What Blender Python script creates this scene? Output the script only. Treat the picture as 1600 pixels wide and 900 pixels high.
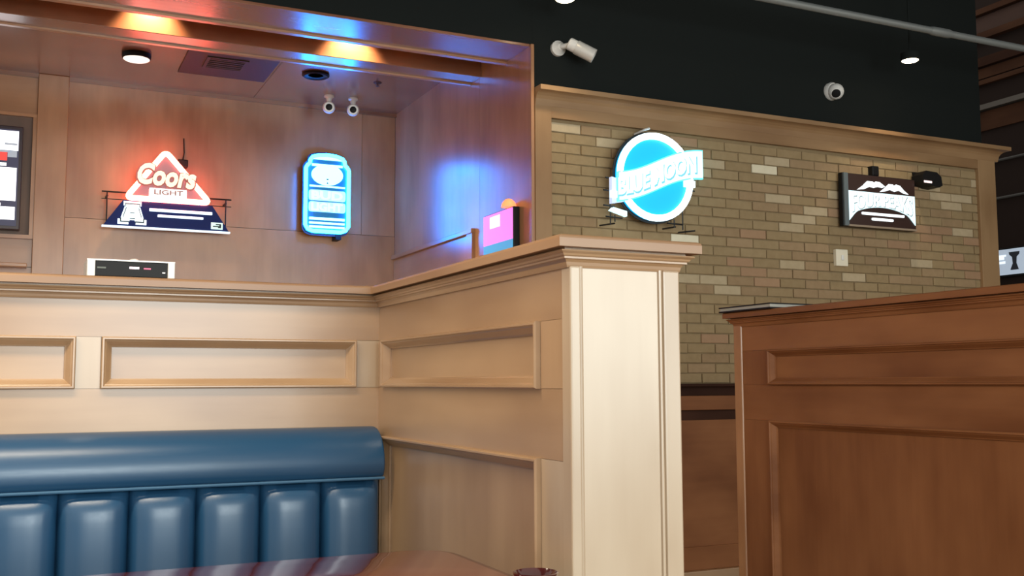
import bpy, bmesh, math, random
from mathutils import Vector, Matrix
random.seed(7)
for o in list(bpy.data.objects): bpy.data.objects.remove(o, do_unlink=True)
scene = bpy.context.scene
COL = scene.collection
R = math.radians

# ------------------------------------------------------------------ camera
EYE = 1.17
cam_d = bpy.data.cameras.new('camera'); cam = bpy.data.objects.new('camera', cam_d); COL.objects.link(cam)
yaw, pitch, roll = R(25.35), R(5.22), R(0.2)
fwd = Vector((math.sin(yaw)*math.cos(pitch), math.cos(yaw)*math.cos(pitch), math.sin(pitch)))
rt0 = Vector((math.cos(yaw), -math.sin(yaw), 0)); up0 = rt0.cross(fwd)
rt = rt0*math.cos(roll) - up0*math.sin(roll); up = rt.cross(fwd)
m = Matrix((rt, up, -fwd)).transposed().to_4x4(); m.translation = (0, 0, EYE)
cam.matrix_world = m
cam_d.sensor_fit = 'HORIZONTAL'; cam_d.sensor_width = 36; cam_d.lens = 36*1610/1600
cam_d.clip_start = .05
scene.camera = cam

# ------------------------------------------------------------------ world, exposure, daylight
world = bpy.data.worlds.new('world'); scene.world = world; world.use_nodes = True
bg = world.node_tree.nodes['Background']; bg.inputs[0].default_value = (1, .92, .82, 1); bg.inputs[1].default_value = .85
vs = scene.view_settings
vs.view_transform = 'Standard'; vs.look = 'None'; vs.exposure = 0; vs.gamma = 1; vs.use_curve_mapping = False

def area(name, loc, target, sx, sy, power, col):
    d = bpy.data.lights.new(name, 'AREA'); d.shape = 'RECTANGLE'; d.size = sx; d.size_y = sy; d.energy = power; d.color = col
    o = bpy.data.objects.new(name, d); COL.objects.link(o); o.location = loc
    o.rotation_euler = (Vector(target)-Vector(loc)).to_track_quat('-Z', 'Y').to_euler()
    return o
# shop windows behind the camera (daylight)
area('window_daylight', (1.05, -2.6, 1.8), (1.05, 3, 1.7), 2.0, 1.9, 125, (.90, 1, 1))
area('window_daylight', (3.95, -2.6, 1.8), (3.95, 3, 1.7), 2.0, 1.9, 82, (.90, 1, 1))

area('booth_fill', (-.55, 2.25, 2.75), (-.55, 2.26, 0), 2.2, .3, 58, (1, .85, .64))  # added fill, no fixture: brightens the side partition and bench from above
def spot(name, loc, target, power, col, ang=70, blend=.6, rad=.03):
    d = bpy.data.lights.new(name, 'SPOT'); d.energy = power; d.color = col; d.spot_size = R(ang); d.spot_blend = blend; d.shadow_soft_size = rad
    o = bpy.data.objects.new(name, d); COL.objects.link(o); o.location = loc
    o.rotation_euler = (Vector(target)-Vector(loc)).to_track_quat('-Z', 'Y').to_euler()
    return o

# ------------------------------------------------------------------ materials
def nodes(name):
    mt = bpy.data.materials.new(name); mt.use_nodes = True
    nt = mt.node_tree; return mt, nt, nt.nodes['Principled BSDF']
def plain(name, col, rough=.5, metal=0, coat=0, spec=.5):
    mt, nt, b = nodes(name)
    b.inputs['Base Color'].default_value = (*col, 1); b.inputs['Roughness'].default_value = rough; b.inputs['Metallic'].default_value = metal
    b.inputs['Coat Weight'].default_value = coat; b.inputs['Specular IOR Level'].default_value = spec
    n = nt.nodes.new('ShaderNodeTexNoise'); n.inputs['Scale'].default_value = 35; n.inputs['Detail'].default_value = 3
    mr = nt.nodes.new('ShaderNodeMapRange'); mr.inputs[3].default_value = max(rough-.06, .02); mr.inputs[4].default_value = min(rough+.06, 1)
    nt.links.new(n.outputs[0], mr.inputs[0]); nt.links.new(mr.outputs[0], b.inputs['Roughness'])
    return mt
def emit(name, col, strength, base=None):
    mt, nt, b = nodes(name)
    b.inputs['Base Color'].default_value = (*(base or col), 1); b.inputs['Emission Color'].default_value = (*col, 1); b.inputs['Emission Strength'].default_value = strength
    b.inputs['Roughness'].default_value = .4
    return mt
def wood(name, dark, light, axis, rough=.4, coat=.15, blotch=1.6, var=.12, spec=.5):
    """stained maple: fine grain stretched along one axis, soft blotches, slight board to board variation"""
    mt, nt, b = nodes(name); L = nt.links.new
    geo = nt.nodes.new('ShaderNodeNewGeometry'); oi = nt.nodes.new('ShaderNodeObjectInfo')
    off = nt.nodes.new('ShaderNodeVectorMath'); off.operation = 'MULTIPLY_ADD'
    comb = nt.nodes.new('ShaderNodeCombineXYZ')
    for i in range(3): L(oi.outputs['Random'], comb.inputs[i])
    off.inputs[1].default_value = (13, 7, 9); L(comb.outputs[0], off.inputs[0]); L(geo.outputs['Position'], off.inputs[2])
    def noise(scale, detail, stretch):
        v = nt.nodes.new('ShaderNodeVectorMath'); v.operation = 'MULTIPLY'
        s = [1, 1, 1]; s['xyz'.index(axis)] = stretch; v.inputs[1].default_value = s
        L(off.outputs[0], v.inputs[0])
        n = nt.nodes.new('ShaderNodeTexNoise'); n.inputs['Scale'].default_value = scale; n.inputs['Detail'].default_value = detail
        L(v.outputs[0], n.inputs['Vector']); return n
    g = noise(26, 4, .07); bl = noise(blotch*2.2, 3, .45); fine = noise(120, 2, .05)
    a = nt.nodes.new('ShaderNodeMath'); a.operation = 'MULTIPLY'; a.inputs[1].default_value = .17; L(g.outputs[0], a.inputs[0])
    c = nt.nodes.new('ShaderNodeMath'); c.operation = 'MULTIPLY_ADD'; c.inputs[1].default_value = .83; L(bl.outputs[0], c.inputs[0]); L(a.outputs[0], c.inputs[2])
    f = nt.nodes.new('ShaderNodeMath'); f.operation = 'MULTIPLY_ADD'; f.inputs[1].default_value = var; L(oi.outputs['Random'], f.inputs[0]); L(c.outputs[0], f.inputs[2])
    mr = nt.nodes.new('ShaderNodeMapRange'); mr.inputs[1].default_value = .38; mr.inputs[2].default_value = .70; L(f.outputs[0], mr.inputs[0])
    mx = nt.nodes.new('ShaderNodeMix'); mx.data_type = 'RGBA'; mx.inputs[6].default_value = (*dark, 1); mx.inputs[7].default_value = (*light, 1)
    L(mr.outputs[0], mx.inputs[0]); L(mx.outputs[2], b.inputs['Base Color'])
    bp = nt.nodes.new('ShaderNodeBump'); bp.inputs['Strength'].default_value = .05; bp.inputs['Distance'].default_value = .002
    L(fine.outputs[0], bp.inputs['Height']); L(bp.outputs[0], b.inputs['Normal'])
    b.inputs['Roughness'].default_value = rough; b.inputs['Coat Weight'].default_value = coat; b.inputs['Coat Roughness'].default_value = rough*.8; b.inputs['Specular IOR Level'].default_value = spec
    return mt
HD, HL = (.315, .182, .093), (.46, .295, .165)
W = {a: wood('maple_'+a, HD, HL, a, rough=.36, coat=1) for a in 'xyz'}
WP = wood('maple_stile_sheen', (.43, .31, .20), (.56, .445, .32), 'z', rough=.36, coat=1)  # paler base: the brighter reflection off these boards is put into the colour
WC = {a: wood('maple_cap_'+a, (.27, .145, .072), (.40, .235, .122), a, rough=.40, coat=.3) for a in 'xy'}
WB = {a: wood('brick_surround_wood_'+a, (.25, .14, .066), (.38, .235, .12), a, rough=.45, coat=.1, spec=.3) for a in 'xz'}
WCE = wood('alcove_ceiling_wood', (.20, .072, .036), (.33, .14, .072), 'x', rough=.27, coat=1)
WA = {a: wood('alcove_wood_'+a, (.31, .138, .06), (.49, .255, .125), a, rough=.30, coat=.8) for a in 'xyz'}
WR = {a: wood('red_brown_wood_'+a, (.185, .066, .024), (.32, .132, .053), a, rough=.5, coat=0, spec=.22) for a in 'xyz'}
WDARK = wood('dark_brown_wood', (.035, .014, .009), (.07, .03, .018), 'x', rough=.6, coat=0, spec=.1)  # very dark brown for the ledge and the bands around the chair rail
WBEAM = wood('rough_brown_beam', (.035, .014, .008), (.085, .038, .02), 'y', rough=.8, coat=0, spec=.15)
MAHOG = wood('mahogany_table', (.17, .036, .03), (.26, .062, .046), 'x', rough=.06, coat=.6)
BLACKWALL = plain('black_paint', (.014, .017, .0165), .85, spec=.08)
BLACK = plain('black_plastic', (.010, .010, .011), .45, spec=.2)
BLACKM = plain('black_metal', (.02, .02, .02), .45, .3)
GREYM = plain('grey_metal', (.26, .28, .28), .45, .4)
SILVER = plain('silver_plastic', (.72, .72, .7), .35, .2)
WHITEP = plain('white_plastic', (.8, .8, .78), .35)
CREAM = plain('cream_plastic', (.88, .82, .66), .4)
VENTM = plain('dark_vent_paint', (.085, .06, .055), .6)
DARKREC = plain('dark_recess', (.02, .012, .01), .8)
FLOORM = wood('light_floor_wood', (.34, .22, .11), (.52, .36, .19), 'x', rough=.35)
VINYL = plain('navy_vinyl', (.018, .08, .175), .34, coat=.0, spec=.75)
PIPING = plain('blue_piping', (.06, .15, .26), .3)
REDGLZ = plain('dark_red_glaze', (.07, .012, .012), .15, coat=.5)
def brickmat(name, c1, c2):
    mt, nt, b = nodes(name); L = nt.links.new
    geo = nt.nodes.new('ShaderNodeNewGeometry'); oi = nt.nodes.new('ShaderNodeObjectInfo')
    n = nt.nodes.new('ShaderNodeTexNoise'); n.inputs['Scale'].default_value = 22; n.inputs['Detail'].default_value = 5; L(geo.outputs['Position'], n.inputs['Vector'])
    a = nt.nodes.new('ShaderNodeMath'); a.operation = 'MULTIPLY_ADD'; a.inputs[1].default_value = .5; L(oi.outputs['Random'], a.inputs[0]); L(n.outputs[0], a.inputs[2])
    mr = nt.nodes.new('ShaderNodeMapRange'); mr.inputs[1].default_value = .35; mr.inputs[2].default_value = 1.1; L(a.outputs[0], mr.inputs[0])
    mx = nt.nodes.new('ShaderNodeMix'); mx.data_type = 'RGBA'; mx.inputs[6].default_value = (*c1, 1); mx.inputs[7].default_value = (*c2, 1)
    L(mr.outputs[0], mx.inputs[0]); L(mx.outputs[2], b.inputs['Base Color'])
    bp = nt.nodes.new('ShaderNodeBump'); bp.inputs['Strength'].default_value = .4; bp.inputs['Distance'].default_value = .004
    L(n.outputs[0], bp.inputs['Height']); L(bp.outputs[0], b.inputs['Normal'])
    b.inputs['Roughness'].default_value = .75; b.inputs['Specular IOR Level'].default_value = .3
    return mt
BRICK = [brickmat('brick_olive_tan', (.295, .208, .108), (.37, .272, .15)), brickmat('brick_brown_tan', (.30, .202, .11), (.38, .265, .152)),
         brickmat('brick_pale', (.44, .345, .215), (.53, .43, .285)), brickmat('brick_pink_tan', (.36, .22, .128), (.41, .26, .155)), brickmat('brick_cream', (.75, .68, .5), (.85, .78, .6))]
MORTAR = brickmat('mortar', (.235, .17, .09), (.30, .225, .125))

# ------------------------------------------------------------------ builders (world coordinates; parts are stored relative to their thing's base)
def base_of(o):
    v = Vector((0, 0, 0))
    while o is not None: v = v + o.location; o = o.parent
    return v
def obj(name, bm, mat, parent=None, smooth=False):
    b = base_of(parent)
    if b.length: bmesh.ops.translate(bm, verts=bm.verts, vec=-b)
    bmesh.ops.recalc_face_normals(bm, faces=bm.faces)
    me = bpy.data.meshes.new(name); bm.to_mesh(me); bm.free(); me.materials.append(mat)
    if smooth:
        for p in me.polygons: p.use_smooth = True
        me.set_sharp_from_angle(angle=R(40))
    o = bpy.data.objects.new(name, me); COL.objects.link(o); o.parent = parent
    return o
def tag(o, label=None, cat=None, group=None, kind=None):
    if label: o['label'] = label
    if cat: o['category'] = cat
    if group: o['group'] = group
    if kind: o['kind'] = kind
    return o
def thing(name, loc, label=None, cat=None, group=None, kind=None):
    o = bpy.data.objects.new(name, None); COL.objects.link(o); o.location = loc; o.empty_display_size = .05
    return tag(o, label, cat, group, kind)
def box(bm, x0, x1, y0, y1, z0, z1, bev=0, seg=2):
    r = bmesh.ops.create_cube(bm, size=1)
    vs_ = r['verts']
    bmesh.ops.scale(bm, vec=(abs(x1-x0), abs(y1-y0), abs(z1-z0)), verts=vs_)
    bmesh.ops.translate(bm, vec=((x0+x1)/2, (y0+y1)/2, (z0+z1)/2), verts=vs_)
    if bev:
        es = list({e for v in vs_ for e in v.link_edges})
        bmesh.ops.bevel(bm, geom=es, offset=bev, segments=seg, affect='EDGES', profile=.5)
    return bm
def bx(*a, **k): return box(bmesh.new(), *a, **k)
def prism(bm, pts, fn, d0, d1):
    """closed 2-D outline pts extruded from d0 to d1; fn(u, v, d) -> world point"""
    a = [bm.verts.new(fn(u, v, d0)) for u, v in pts]; b = [bm.verts.new(fn(u, v, d1)) for u, v in pts]
    n = len(pts)
    bm.faces.new(a); bm.faces.new(b[::-1])
    for i in range(n): bm.faces.new((a[i], a[(i+1) % n], b[(i+1) % n], b[i]))
    return bm
def tube(bm, pts, r, seg=10, closed=False):
    pts = [Vector(p) for p in pts]; n = len(pts); rings = []
    prev = None
    for i, p in enumerate(pts):
        if closed: t = (pts[(i+1) % n]-pts[i-1])
        else: t = pts[min(i+1, n-1)]-pts[max(i-1, 0)]
        t.normalize()
        if prev is None:
            a = Vector((0, 0, 1)) if abs(t.z) < .9 else Vector((1, 0, 0)); nrm = t.cross(a).normalized()
        else:
            nrm = (prev - t*prev.dot(t)).normalized()
        prev = nrm; bn = t.cross(nrm)
        rr = r[i] if isinstance(r, (list, tuple)) else r
        rings.append([bm.verts.new(p+(nrm*math.cos(2*math.pi*k/seg)+bn*math.sin(2*math.pi*k/seg))*rr) for k in range(seg)])
    for i in range(n if closed else n-1):
        a, b = rings[i], rings[(i+1) % n]
        for k in range(seg): bm.faces.new((a[k], a[(k+1) % seg], b[(k+1) % seg], b[k]))
    if not closed: bm.faces.new(rings[0][::-1]); bm.faces.new(rings[-1])
    return bm
def lathe(bm, prof, center, axis=(0, 0, 1), seg=24):
    """prof: (radius, height) from bottom to top, closed with caps"""
    ax = Vector(axis).normalized(); a = Vector((1, 0, 0)) if abs(ax.x) < .9 else Vector((0, 1, 0))
    u = ax.cross(a).normalized(); v = ax.cross(u); c = Vector(center); rings = []
    for r, h in prof:
        r = max(r, 1e-4)
        rings.append([bm.verts.new(c+ax*h+(u*math.cos(2*math.pi*k/seg)+v*math.sin(2*math.pi*k/seg))*r) for k in range(seg)])
    for a, b in zip(rings, rings[1:]):
        for k in range(seg): bm.faces.new((a[k], a[(k+1) % seg], b[(k+1) % seg], b[k]))
    bm.faces.new(rings[0][::-1]); bm.faces.new(rings[-1])
    return bm
def seg_sweep(bm, p0, p1, m0, m1, prof):
    """prof (n, z) swept from p0 to p1, offset at each end along mitre vectors m0, m1"""
    a = [bm.verts.new((p0[0]+m0[0]*n, p0[1]+m0[1]*n, z)) for n, z in prof]
    b = [bm.verts.new((p1[0]+m1[0]*n, p1[1]+m1[1]*n, z)) for n, z in prof]
    k = len(prof); bm.faces.new(a); bm.faces.new(b[::-1])
    for i in range(k): bm.faces.new((a[i], a[(i+1) % k], b[(i+1) % k], b[i]))
    return bm
def arc(cx, cz, r, a0, a1, n=8): return [(cx+r*math.cos(R(a0+(a1-a0)*i/n)), cz+r*math.sin(R(a0+(a1-a0)*i/n))) for i in range(n+1)]
def text_bm(body, fn, size, depth=.006, shear=0, bold=.0, width=None, height=None, center=(0, 0), warp=None):
    """lettering as a mesh: u right, v up, then fn(u, v, d) -> world"""
    cu = bpy.data.curves.new('lettering', 'FONT'); cu.body = body; cu.size = size; cu.shear = shear; cu.offset = bold; cu.extrude = depth/2; cu.align_x = 'CENTER'; cu.resolution_u = 3
    t = bpy.data.objects.new('lettering', cu); COL.objects.link(t)
    dg = bpy.context.evaluated_depsgraph_get(); me = bpy.data.meshes.new_from_object(t.evaluated_get(dg))
    bm = bmesh.new(); bm.from_mesh(me); bpy.data.objects.remove(t); bpy.data.meshes.remove(me); bpy.data.curves.remove(cu)
    us = [v.co.x for v in bm.verts]; vs2 = [v.co.y for v in bm.verts]
    u0, u1, v0, v1 = min(us), max(us), min(vs2), max(vs2)
    for v in bm.verts:
        u = v.co.x-(u0+u1)/2; w = v.co.y-(v0+v1)/2; d = v.co.z
        if width: u *= width/(u1-u0)
        if height: w *= height/(v1-v0)
        if warp: u, w = warp(u, w)
        v.co = fn(u+center[0], w+center[1], d)
    return bm

# ================================================================== THE SETTING
YB, YF, XW = 7.50, 5.15, 2.554           # alcove back wall, brick/black wall face, alcove side wall
ZS, ZB, ZC = 3.08, 3.11, 3.245           # soffit, inner beam underside, alcove ceiling

fl = tag(obj('floor', bx(-6, 9, -3.2, 9, -.1, 0), FLOORM), kind='structure')
tag(obj('ceiling', bx(-6, 9, -1, 5.4, 4.75, 4.85), BLACKWALL), kind='structure')

# alcove back wall: plywood panels with fine joints, a pilaster beside the screen
wb = thing('wall_back', (0.5, YB, 0), kind='structure')
obj('backing', bx(-3, XW+.1, YB+.012, YB+.1, 0, ZC+.3), DARKREC, wb)
def wpanel(x0, x1, z0, z1, mat, y0=YB): return obj('panel', bx(x0+.0015, x1-.0015, y0, YB+.012, z0+.0015, z1-.0015), mat, wb)
wpanel(.218, 2.287, 2.288, ZC, WA['z']); wpanel(2.287, XW, 2.288, ZC, WA['z'], YB+.004)
wpanel(.218, XW, 1.2, 2.288, WA['z']); wpanel(.218, XW, 0, 1.2, WA['x'])
obj('pilaster', bx(.028, .218, YB-.04, YB+.012, 0, ZC, bev=.004), WA['z'], wb)
wpanel(-3, .028, 2.96, ZC, WA['x']); wpanel(-3, .028, 1.94, 2.13, WA['x']); wpanel(-3, .028, 0, 1.94, WA['x'])
obj('panel', bx(-3, -1.35, YB, YB+.012, 2.13, 2.96), WA['z'], wb)
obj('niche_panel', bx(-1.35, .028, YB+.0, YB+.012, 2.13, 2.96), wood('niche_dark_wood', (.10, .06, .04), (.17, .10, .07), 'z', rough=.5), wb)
obj('niche_trim', bx(-1.35, .028, YB-.03, YB, 2.945, 2.965), WA['x'], wb); obj('niche_trim', bx(-1.35, .028, YB-.03, YB, 2.125, 2.15), WA['x'], wb)
obj('niche_trim', bx(.004, .028, YB-.03, YB, 2.15, 2.945), WA['z'], wb)
obj('ledge', bx(-1.6, .0, YB-.1, YB, 1.93, 1.955, bev=.004), WA['x'], wb)

# alcove side wall (glossy veneer), low framed wainscot on it, front jamb board
wr = thing('wall_side', (XW, 6.3, 0), kind='structure')
obj('panel', bx(XW, XW+.02, 5.86, YB, 1.0, ZC+.02), WA['z'], wr); obj('panel', bx(XW, XW+.02, YF+.01, 5.858, 1.0, ZC+.02), WA['z'], wr)
obj('panel', bx(XW, XW+.02, YF+.01, YB, 0, .998), WA['z'], wr)
wf = obj('wainscot_rail', bx(XW-.03, XW, 5.93, YB-.005, 2.108, 2.14, bev=.004), WA['y'], wr)
obj('wainscot_stile', bx(XW-.024, XW, 5.93, 6.02, 0, 2.115), WA['z'], wr)
obj('wainscot_panel', bx(XW-.008, XW, 6.02, YB-.005, 0, 2.115), WA['y'], wr)
obj('jamb_board', bx(XW, XW+.022, YF-.022, YF+.2, 0, ZS+.014, bev=.004), WA['z'], wr)

# alcove ceiling: soffit, light slot, dropped beam, flat ceiling with moulding
ac = thing('ceiling_alcove', (.5, 6.3, ZC), kind='structure')
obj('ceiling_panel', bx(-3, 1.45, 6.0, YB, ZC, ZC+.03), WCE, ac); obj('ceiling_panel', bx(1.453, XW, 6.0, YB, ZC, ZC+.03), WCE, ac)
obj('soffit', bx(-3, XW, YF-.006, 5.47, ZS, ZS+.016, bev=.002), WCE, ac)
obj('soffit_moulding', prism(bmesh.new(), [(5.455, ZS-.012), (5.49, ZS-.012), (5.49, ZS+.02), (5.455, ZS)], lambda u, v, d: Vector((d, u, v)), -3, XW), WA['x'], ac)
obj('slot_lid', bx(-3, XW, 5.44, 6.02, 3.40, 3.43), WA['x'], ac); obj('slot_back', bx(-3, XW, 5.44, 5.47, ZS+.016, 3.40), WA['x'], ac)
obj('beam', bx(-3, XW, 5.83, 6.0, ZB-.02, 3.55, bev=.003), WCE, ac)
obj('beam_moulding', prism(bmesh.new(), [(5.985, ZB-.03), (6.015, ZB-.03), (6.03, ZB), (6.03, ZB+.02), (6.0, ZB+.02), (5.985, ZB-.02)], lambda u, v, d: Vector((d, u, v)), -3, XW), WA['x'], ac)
obj('edge_moulding', bx(-3, XW, YB-.03, YB, ZC-.025, ZC), WCE, ac)

# black wall above
tag(obj('wall_upper', bx(-3, XW+.021, YF, YF+.12, ZS+.014, 4.75), BLACKWALL), kind='structure')
tag(obj('wall_upper', bx(XW+.02, 6.19, YF, YF+.2, 2.80, 4.75), BLACKWALL), kind='structure')

# brick wall with timber surround and wainscot
bw = thing('wall_brick', (4.3, YF, 0), kind='structure')
obj('mortar_bed', bx(XW+.02, 6.2, YF+.001, YF+.2, 0, 2.80), MORTAR, bw)
PX = lambda p: ((Vector(p)-Vector((0, 0, EYE))))
def to_px(p):
    v = PX(p); z = v.dot(fwd); return 800+1610*v.dot(rt)/z, 450-1610*v.dot(up)/z, z
BL, BH, GAP = .205, .060, .006
cells = []
nrow = int((2.68-1.16)/BH)+1
for r_ in range(nrow):
    z0 = 1.162+r_*BH; z1 = min(z0+BH-GAP, 2.675)
    if z1-z0 < .02: continue
    x = 2.68 - (BL/2 if r_ % 2 else 0)
    while x < 6.11:
        a, b = max(x, 2.68), min(x+BL-GAP, 6.11)
        if b-a > .03: cells.append((a, b, z0, z1))
        x += BL
pale = [(4.122, 2.531, 4), (3.499, 2.034, 4), (4.713, 2.277, 2), (4.511, 2.159, 2), (4.46, 1.916, 2), (4.397, 2.322, 2), (2.876, 2.633, 2), (3.975, 1.726, 2),
        (5.702, 2.48, 2), (5.523, 1.973, 2), (4.773, 2.409, 2), (3.665, 1.793, 2), (3.831, 1.78, 2), (6.048, 2.222, 2), (4.05, 1.84, 3), (5.25, 2.1, 3), (4.62, 2.2, 2), (4.2, 2.07, 3), (5.9, 2.42, 2), (3.9, 1.45, 3), (3.0, 2.55, 2)]
def cellmat(c):
    for (px_, pz_, k) in pale:
        if c[0]-.004 <= px_ <= c[1]+.004 and c[2]-.004 <= pz_ <= c[3]+.004: return k
    return random.choices([0, 1, 2, 3], [62, 32, 2, 4])[0]
def visible(c):
    x, y, z = to_px(((c[0]+c[1])/2, YF, (c[2]+c[3])/2))
    if x > 1150 and y > 495-(x-1150)*.103: return False
    if 870 < x < 1058 and y > 372: return False
    if x < 870: return y < 372
    return True
ranked = sorted(cells, key=lambda c: (not visible(c), (c[0]+c[1])/2))
brick_cache = {}
rest = {}
for i, c in enumerate(ranked):
    k = cellmat(c); jit = random.choice([0, .002, .004])
    if i < 300:
        key = (round(c[1]-c[0], 3), round(c[3]-c[2], 3), k)
        if key not in brick_cache:
            bm = bx(0, key[0], 0, .03, 0, key[1], bev=.003, seg=1)
            me = bpy.data.meshes.new('brick'); bm.to_mesh(me); bm.free(); me.materials.append(BRICK[k]); brick_cache[key] = me
        o = bpy.data.objects.new('brick', brick_cache[key]); COL.objects.link(o); o.parent = bw; o.location = Vector((c[0], YF-.006-jit, c[2]))-bw.location
    else:
        bm = rest.setdefault('bm', bmesh.new()); nf = len(bm.faces)
        box(bm, c[0], c[1], YF-.006-jit, YF+.02, c[2], c[3])
        bm.faces.ensure_lookup_table()
        for f_ in bm.faces[nf:]: f_.material_index = k
if 'bm' in rest:
    o = obj('brick_field', rest['bm'], BRICK[0], bw); o['kind'] = 'stuff'
    for b_ in BRICK[1:]: o.data.materials.append(b_)
WT = W
obj('stile', bx(XW+.022, 2.68, YF-.03, YF+.02, 1.155, 2.78, bev=.003), WB['z'], bw); obj('stile', bx(6.11, 6.28, YF-.03, YF+.02, 1.0, 2.78, bev=.003), WB['z'], bw)
obj('end_board', bx(6.2, 6.28, YF+.02, YF+.2, 0, 2.78), WB['z'], bw)
obj('frieze', bx(2.68, 6.11, YF-.028, YF+.02, 2.675, 2.78), WB['x'], bw)
crown = [(0, 2.74), (.03, 2.74), (.034, 2.758)] + [(.034+.05*(1-math.cos(R(a))), 2.758+.055*math.sin(R(a))) for a in (20, 40, 60, 75, 90)] + [(.096, 2.815), (.096, 2.842), (0, 2.842)]
bm = bmesh.new(); seg_sweep(bm, (XW+.024, YF), (6.28, YF), (0, -1), (1, -1), crown); seg_sweep(bm, (6.28, YF), (6.28, YF+.3), (1, -1), (1, 0), crown)
obj('crown_moulding', bm, WB['x'], bw)
obj('ledge', bx(XW+.022, 6.28, YF-.06, YF+.01, 1.14, 1.157, bev=.003), WDARK, bw)
obj('dark_band', bx(XW+.022, 6.28, YF-.004, YF+.012, 1.085, 1.14), WDARK, bw)
obj('chair_rail', bx(XW+.022, 6.28, YF-.03, YF+.012, 1.0, 1.085, bev=.003), WR['x'], bw)
obj('dark_band', bx(XW+.022, 6.28, YF-.004, YF+.012, .94, 1.0), WDARK, bw)
for i in range(4): obj('wainscot_panel', bx(XW+.022+i*.93, XW+.949+i*.93, YF-.016, YF+.012, .2, .94), WR['x'], bw)
obj('base_rail', bx(XW+.022, 6.28, YF-.03, YF+.012, .065, .2, bev=.004), WR['x'], bw)
obj('base_shoe', bx(XW+.022, 6.28, YF-.06, YF+.012, 0, .065, bev=.006), W['x'], bw)

# dark far wall on the right with rough beams running along it
XR = 7.6
fr = thing('wall_right', (XR, 5.5, 0), kind='structure')
obj('wall_face', bx(XR, XR+.1, 2.0, 8.6, 0, 4.75), plain('black_brown_wall', (.02, .012, .010), .8, spec=.2), fr)
for z0, z1, p in ((4.40, 4.45, .05), (4.17, 4.23, .06), (3.93, 4.01, .05), (3.77, 3.81, .04)):
    obj('beam', bx(XR-p, XR, 2.0, 8.6, z0, z1), WBEAM, fr)
obj('plank', bx(XR-.015, XR, 2.0, 8.6, 3.83, 3.92), WBEAM, fr); obj('plank', bx(XR-.012, XR, 2.0, 8.6, 4.24, 4.39), wood('darker_plank', (.03, .012, .008), (.06, .024, .014), 'y', rough=.7, coat=0), fr)
obj('plank', bx(XR-.02, XR, 2.0, 8.6, 3.36, 3.53), WBEAM, fr)
obj('steel_channel', bx(XR-.06, XR, 2.0, 8.6, 3.54, 3.585), plain('dull_steel', (.12, .11, .10), .6, .3), fr)
for z0 in (3.07, 2.74): obj('conduit', tube(bmesh.new(), [(XR-.02, 2.0, z0), (XR-.02, 8.6, z0)], .012, 8), plain('dull_grey_conduit', (.07, .07, .07), .6), fr, True)
tag(obj('wall_far', bx(2.6, 7.6, 8.6, 8.7, 0, 4.75), BLACKWALL), kind='structure')

# ================================================================== BOOTH PARTITIONS
def face_box(o, u, n):
    """box in face coordinates: u along, z up, n outwards"""
    U = Vector(u); N = Vector(n); O = Vector(o)
    def f(u0, u1, z0, z1, n0, n1, bev=0):
        bm = bx(u0, u1, n0, n1, z0, z1, bev=bev)
        for v in bm.verts: v.co = O+U*v.co.x+N*v.co.y+Vector((0, 0, v.co.z))
        return bm
    return f
MOULD = [(0, -.016), (0, .012), (.003, .016), (.007, .016), (.010, .011), (.013, .009), (.025, -.007), (.029, -.010), (.029, -.016)]
def panel_moulding(o, u, n, u0, u1, z0, z1, mat, parent):
    """mitred moulding around a recessed panel; MOULD is (inwards, proud)"""
    U = Vector(u); N = Vector(n); O = Vector(o); bm = bmesh.new()
    corners = [(u0, z0, 1, 1), (u1, z0, -1, 1), (u1, z1, -1, -1), (u0, z1, 1, -1)]
    rings = [[bm.verts.new(O+U*(cu+su*i)+Vector((0, 0, cz+sz*i))+N*p) for i, p in MOULD] for cu, cz, su, sz in corners]
    k = len(MOULD)
    for a in range(4):
        A, B = rings[a], rings[(a+1) % 4]
        for i in range(k): bm.faces.new((A[i], A[(i+1) % k], B[(i+1) % k], B[i]))
    return obj('panel_moulding', bm, mat, parent)
CAP = [(-.135, 1.452), (-.135, 1.478), (.034, 1.478)] + arc(.034, 1.470, .008, 90, 0, 3)[1:] + [(.042, 1.452)]
BED = [(-.01, 1.412), (-.01, 1.452), (.016, 1.452), (.016, 1.448), (.030, 1.447), (.031, 1.444), (.024, 1.440), (.022, 1.436), (.018, 1.434), (.018, 1.430)] + [(.018-.011*math.sin(R(a)), 1.430-.013*(1-math.cos(R(a)))) for a in (30, 60, 90)] + [(.005, 1.412)]
XS, YC, XE, YD = 1.039, 1.915, 1.313, 3.2
ZU0, ZU1, ZL1, ZL0 = 1.155, 1.305, 1.003, .18

def frame_face(o, u, n, u_edges, parent, mats, pale, ztop=1.415, length=None):
    """frame and panel face: u_edges = list of (panel_u0, panel_u1); first/last stile reach 0 and length"""
    fb = face_box(o, u, n); horiz, vert = mats
    obj('rail', fb(0, length, ZU1, ztop, -.03, 0), horiz, parent)
    obj('rail', fb(0, length, ZL1, ZU0, -.03, 0), horiz, parent)
    obj('rail', fb(0, length, 0, ZL0, -.03, 0), horiz, parent)
    prev = 0
    for i, (a, b) in enumerate(u_edges + [(length, None)]):
        if a-prev > .004:
            obj('stile', fb(prev+.0008, a-.0008, ZU0+.0008, ZU1-.0008, -.03, .0008), pale if i in pale_up else vert, parent)
            obj('stile', fb(prev+.0008, a-.0008, ZL0+.0008, ZL1-.0008, -.03, .0008), pale if i in pale_low else vert, parent)
        prev = b
    for a, b in u_edges:
        obj('panel', fb(a, b, ZU0, ZU1, -.03, -.015), horiz, parent); panel_moulding(o, u, n, a, b, ZU0, ZU1, horiz, parent)
        obj('panel', fb(a, b, ZL0, ZL1, -.03, -.015), vert, parent); panel_moulding(o, u, n, a, b, ZL0, ZL1, horiz, parent)

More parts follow.
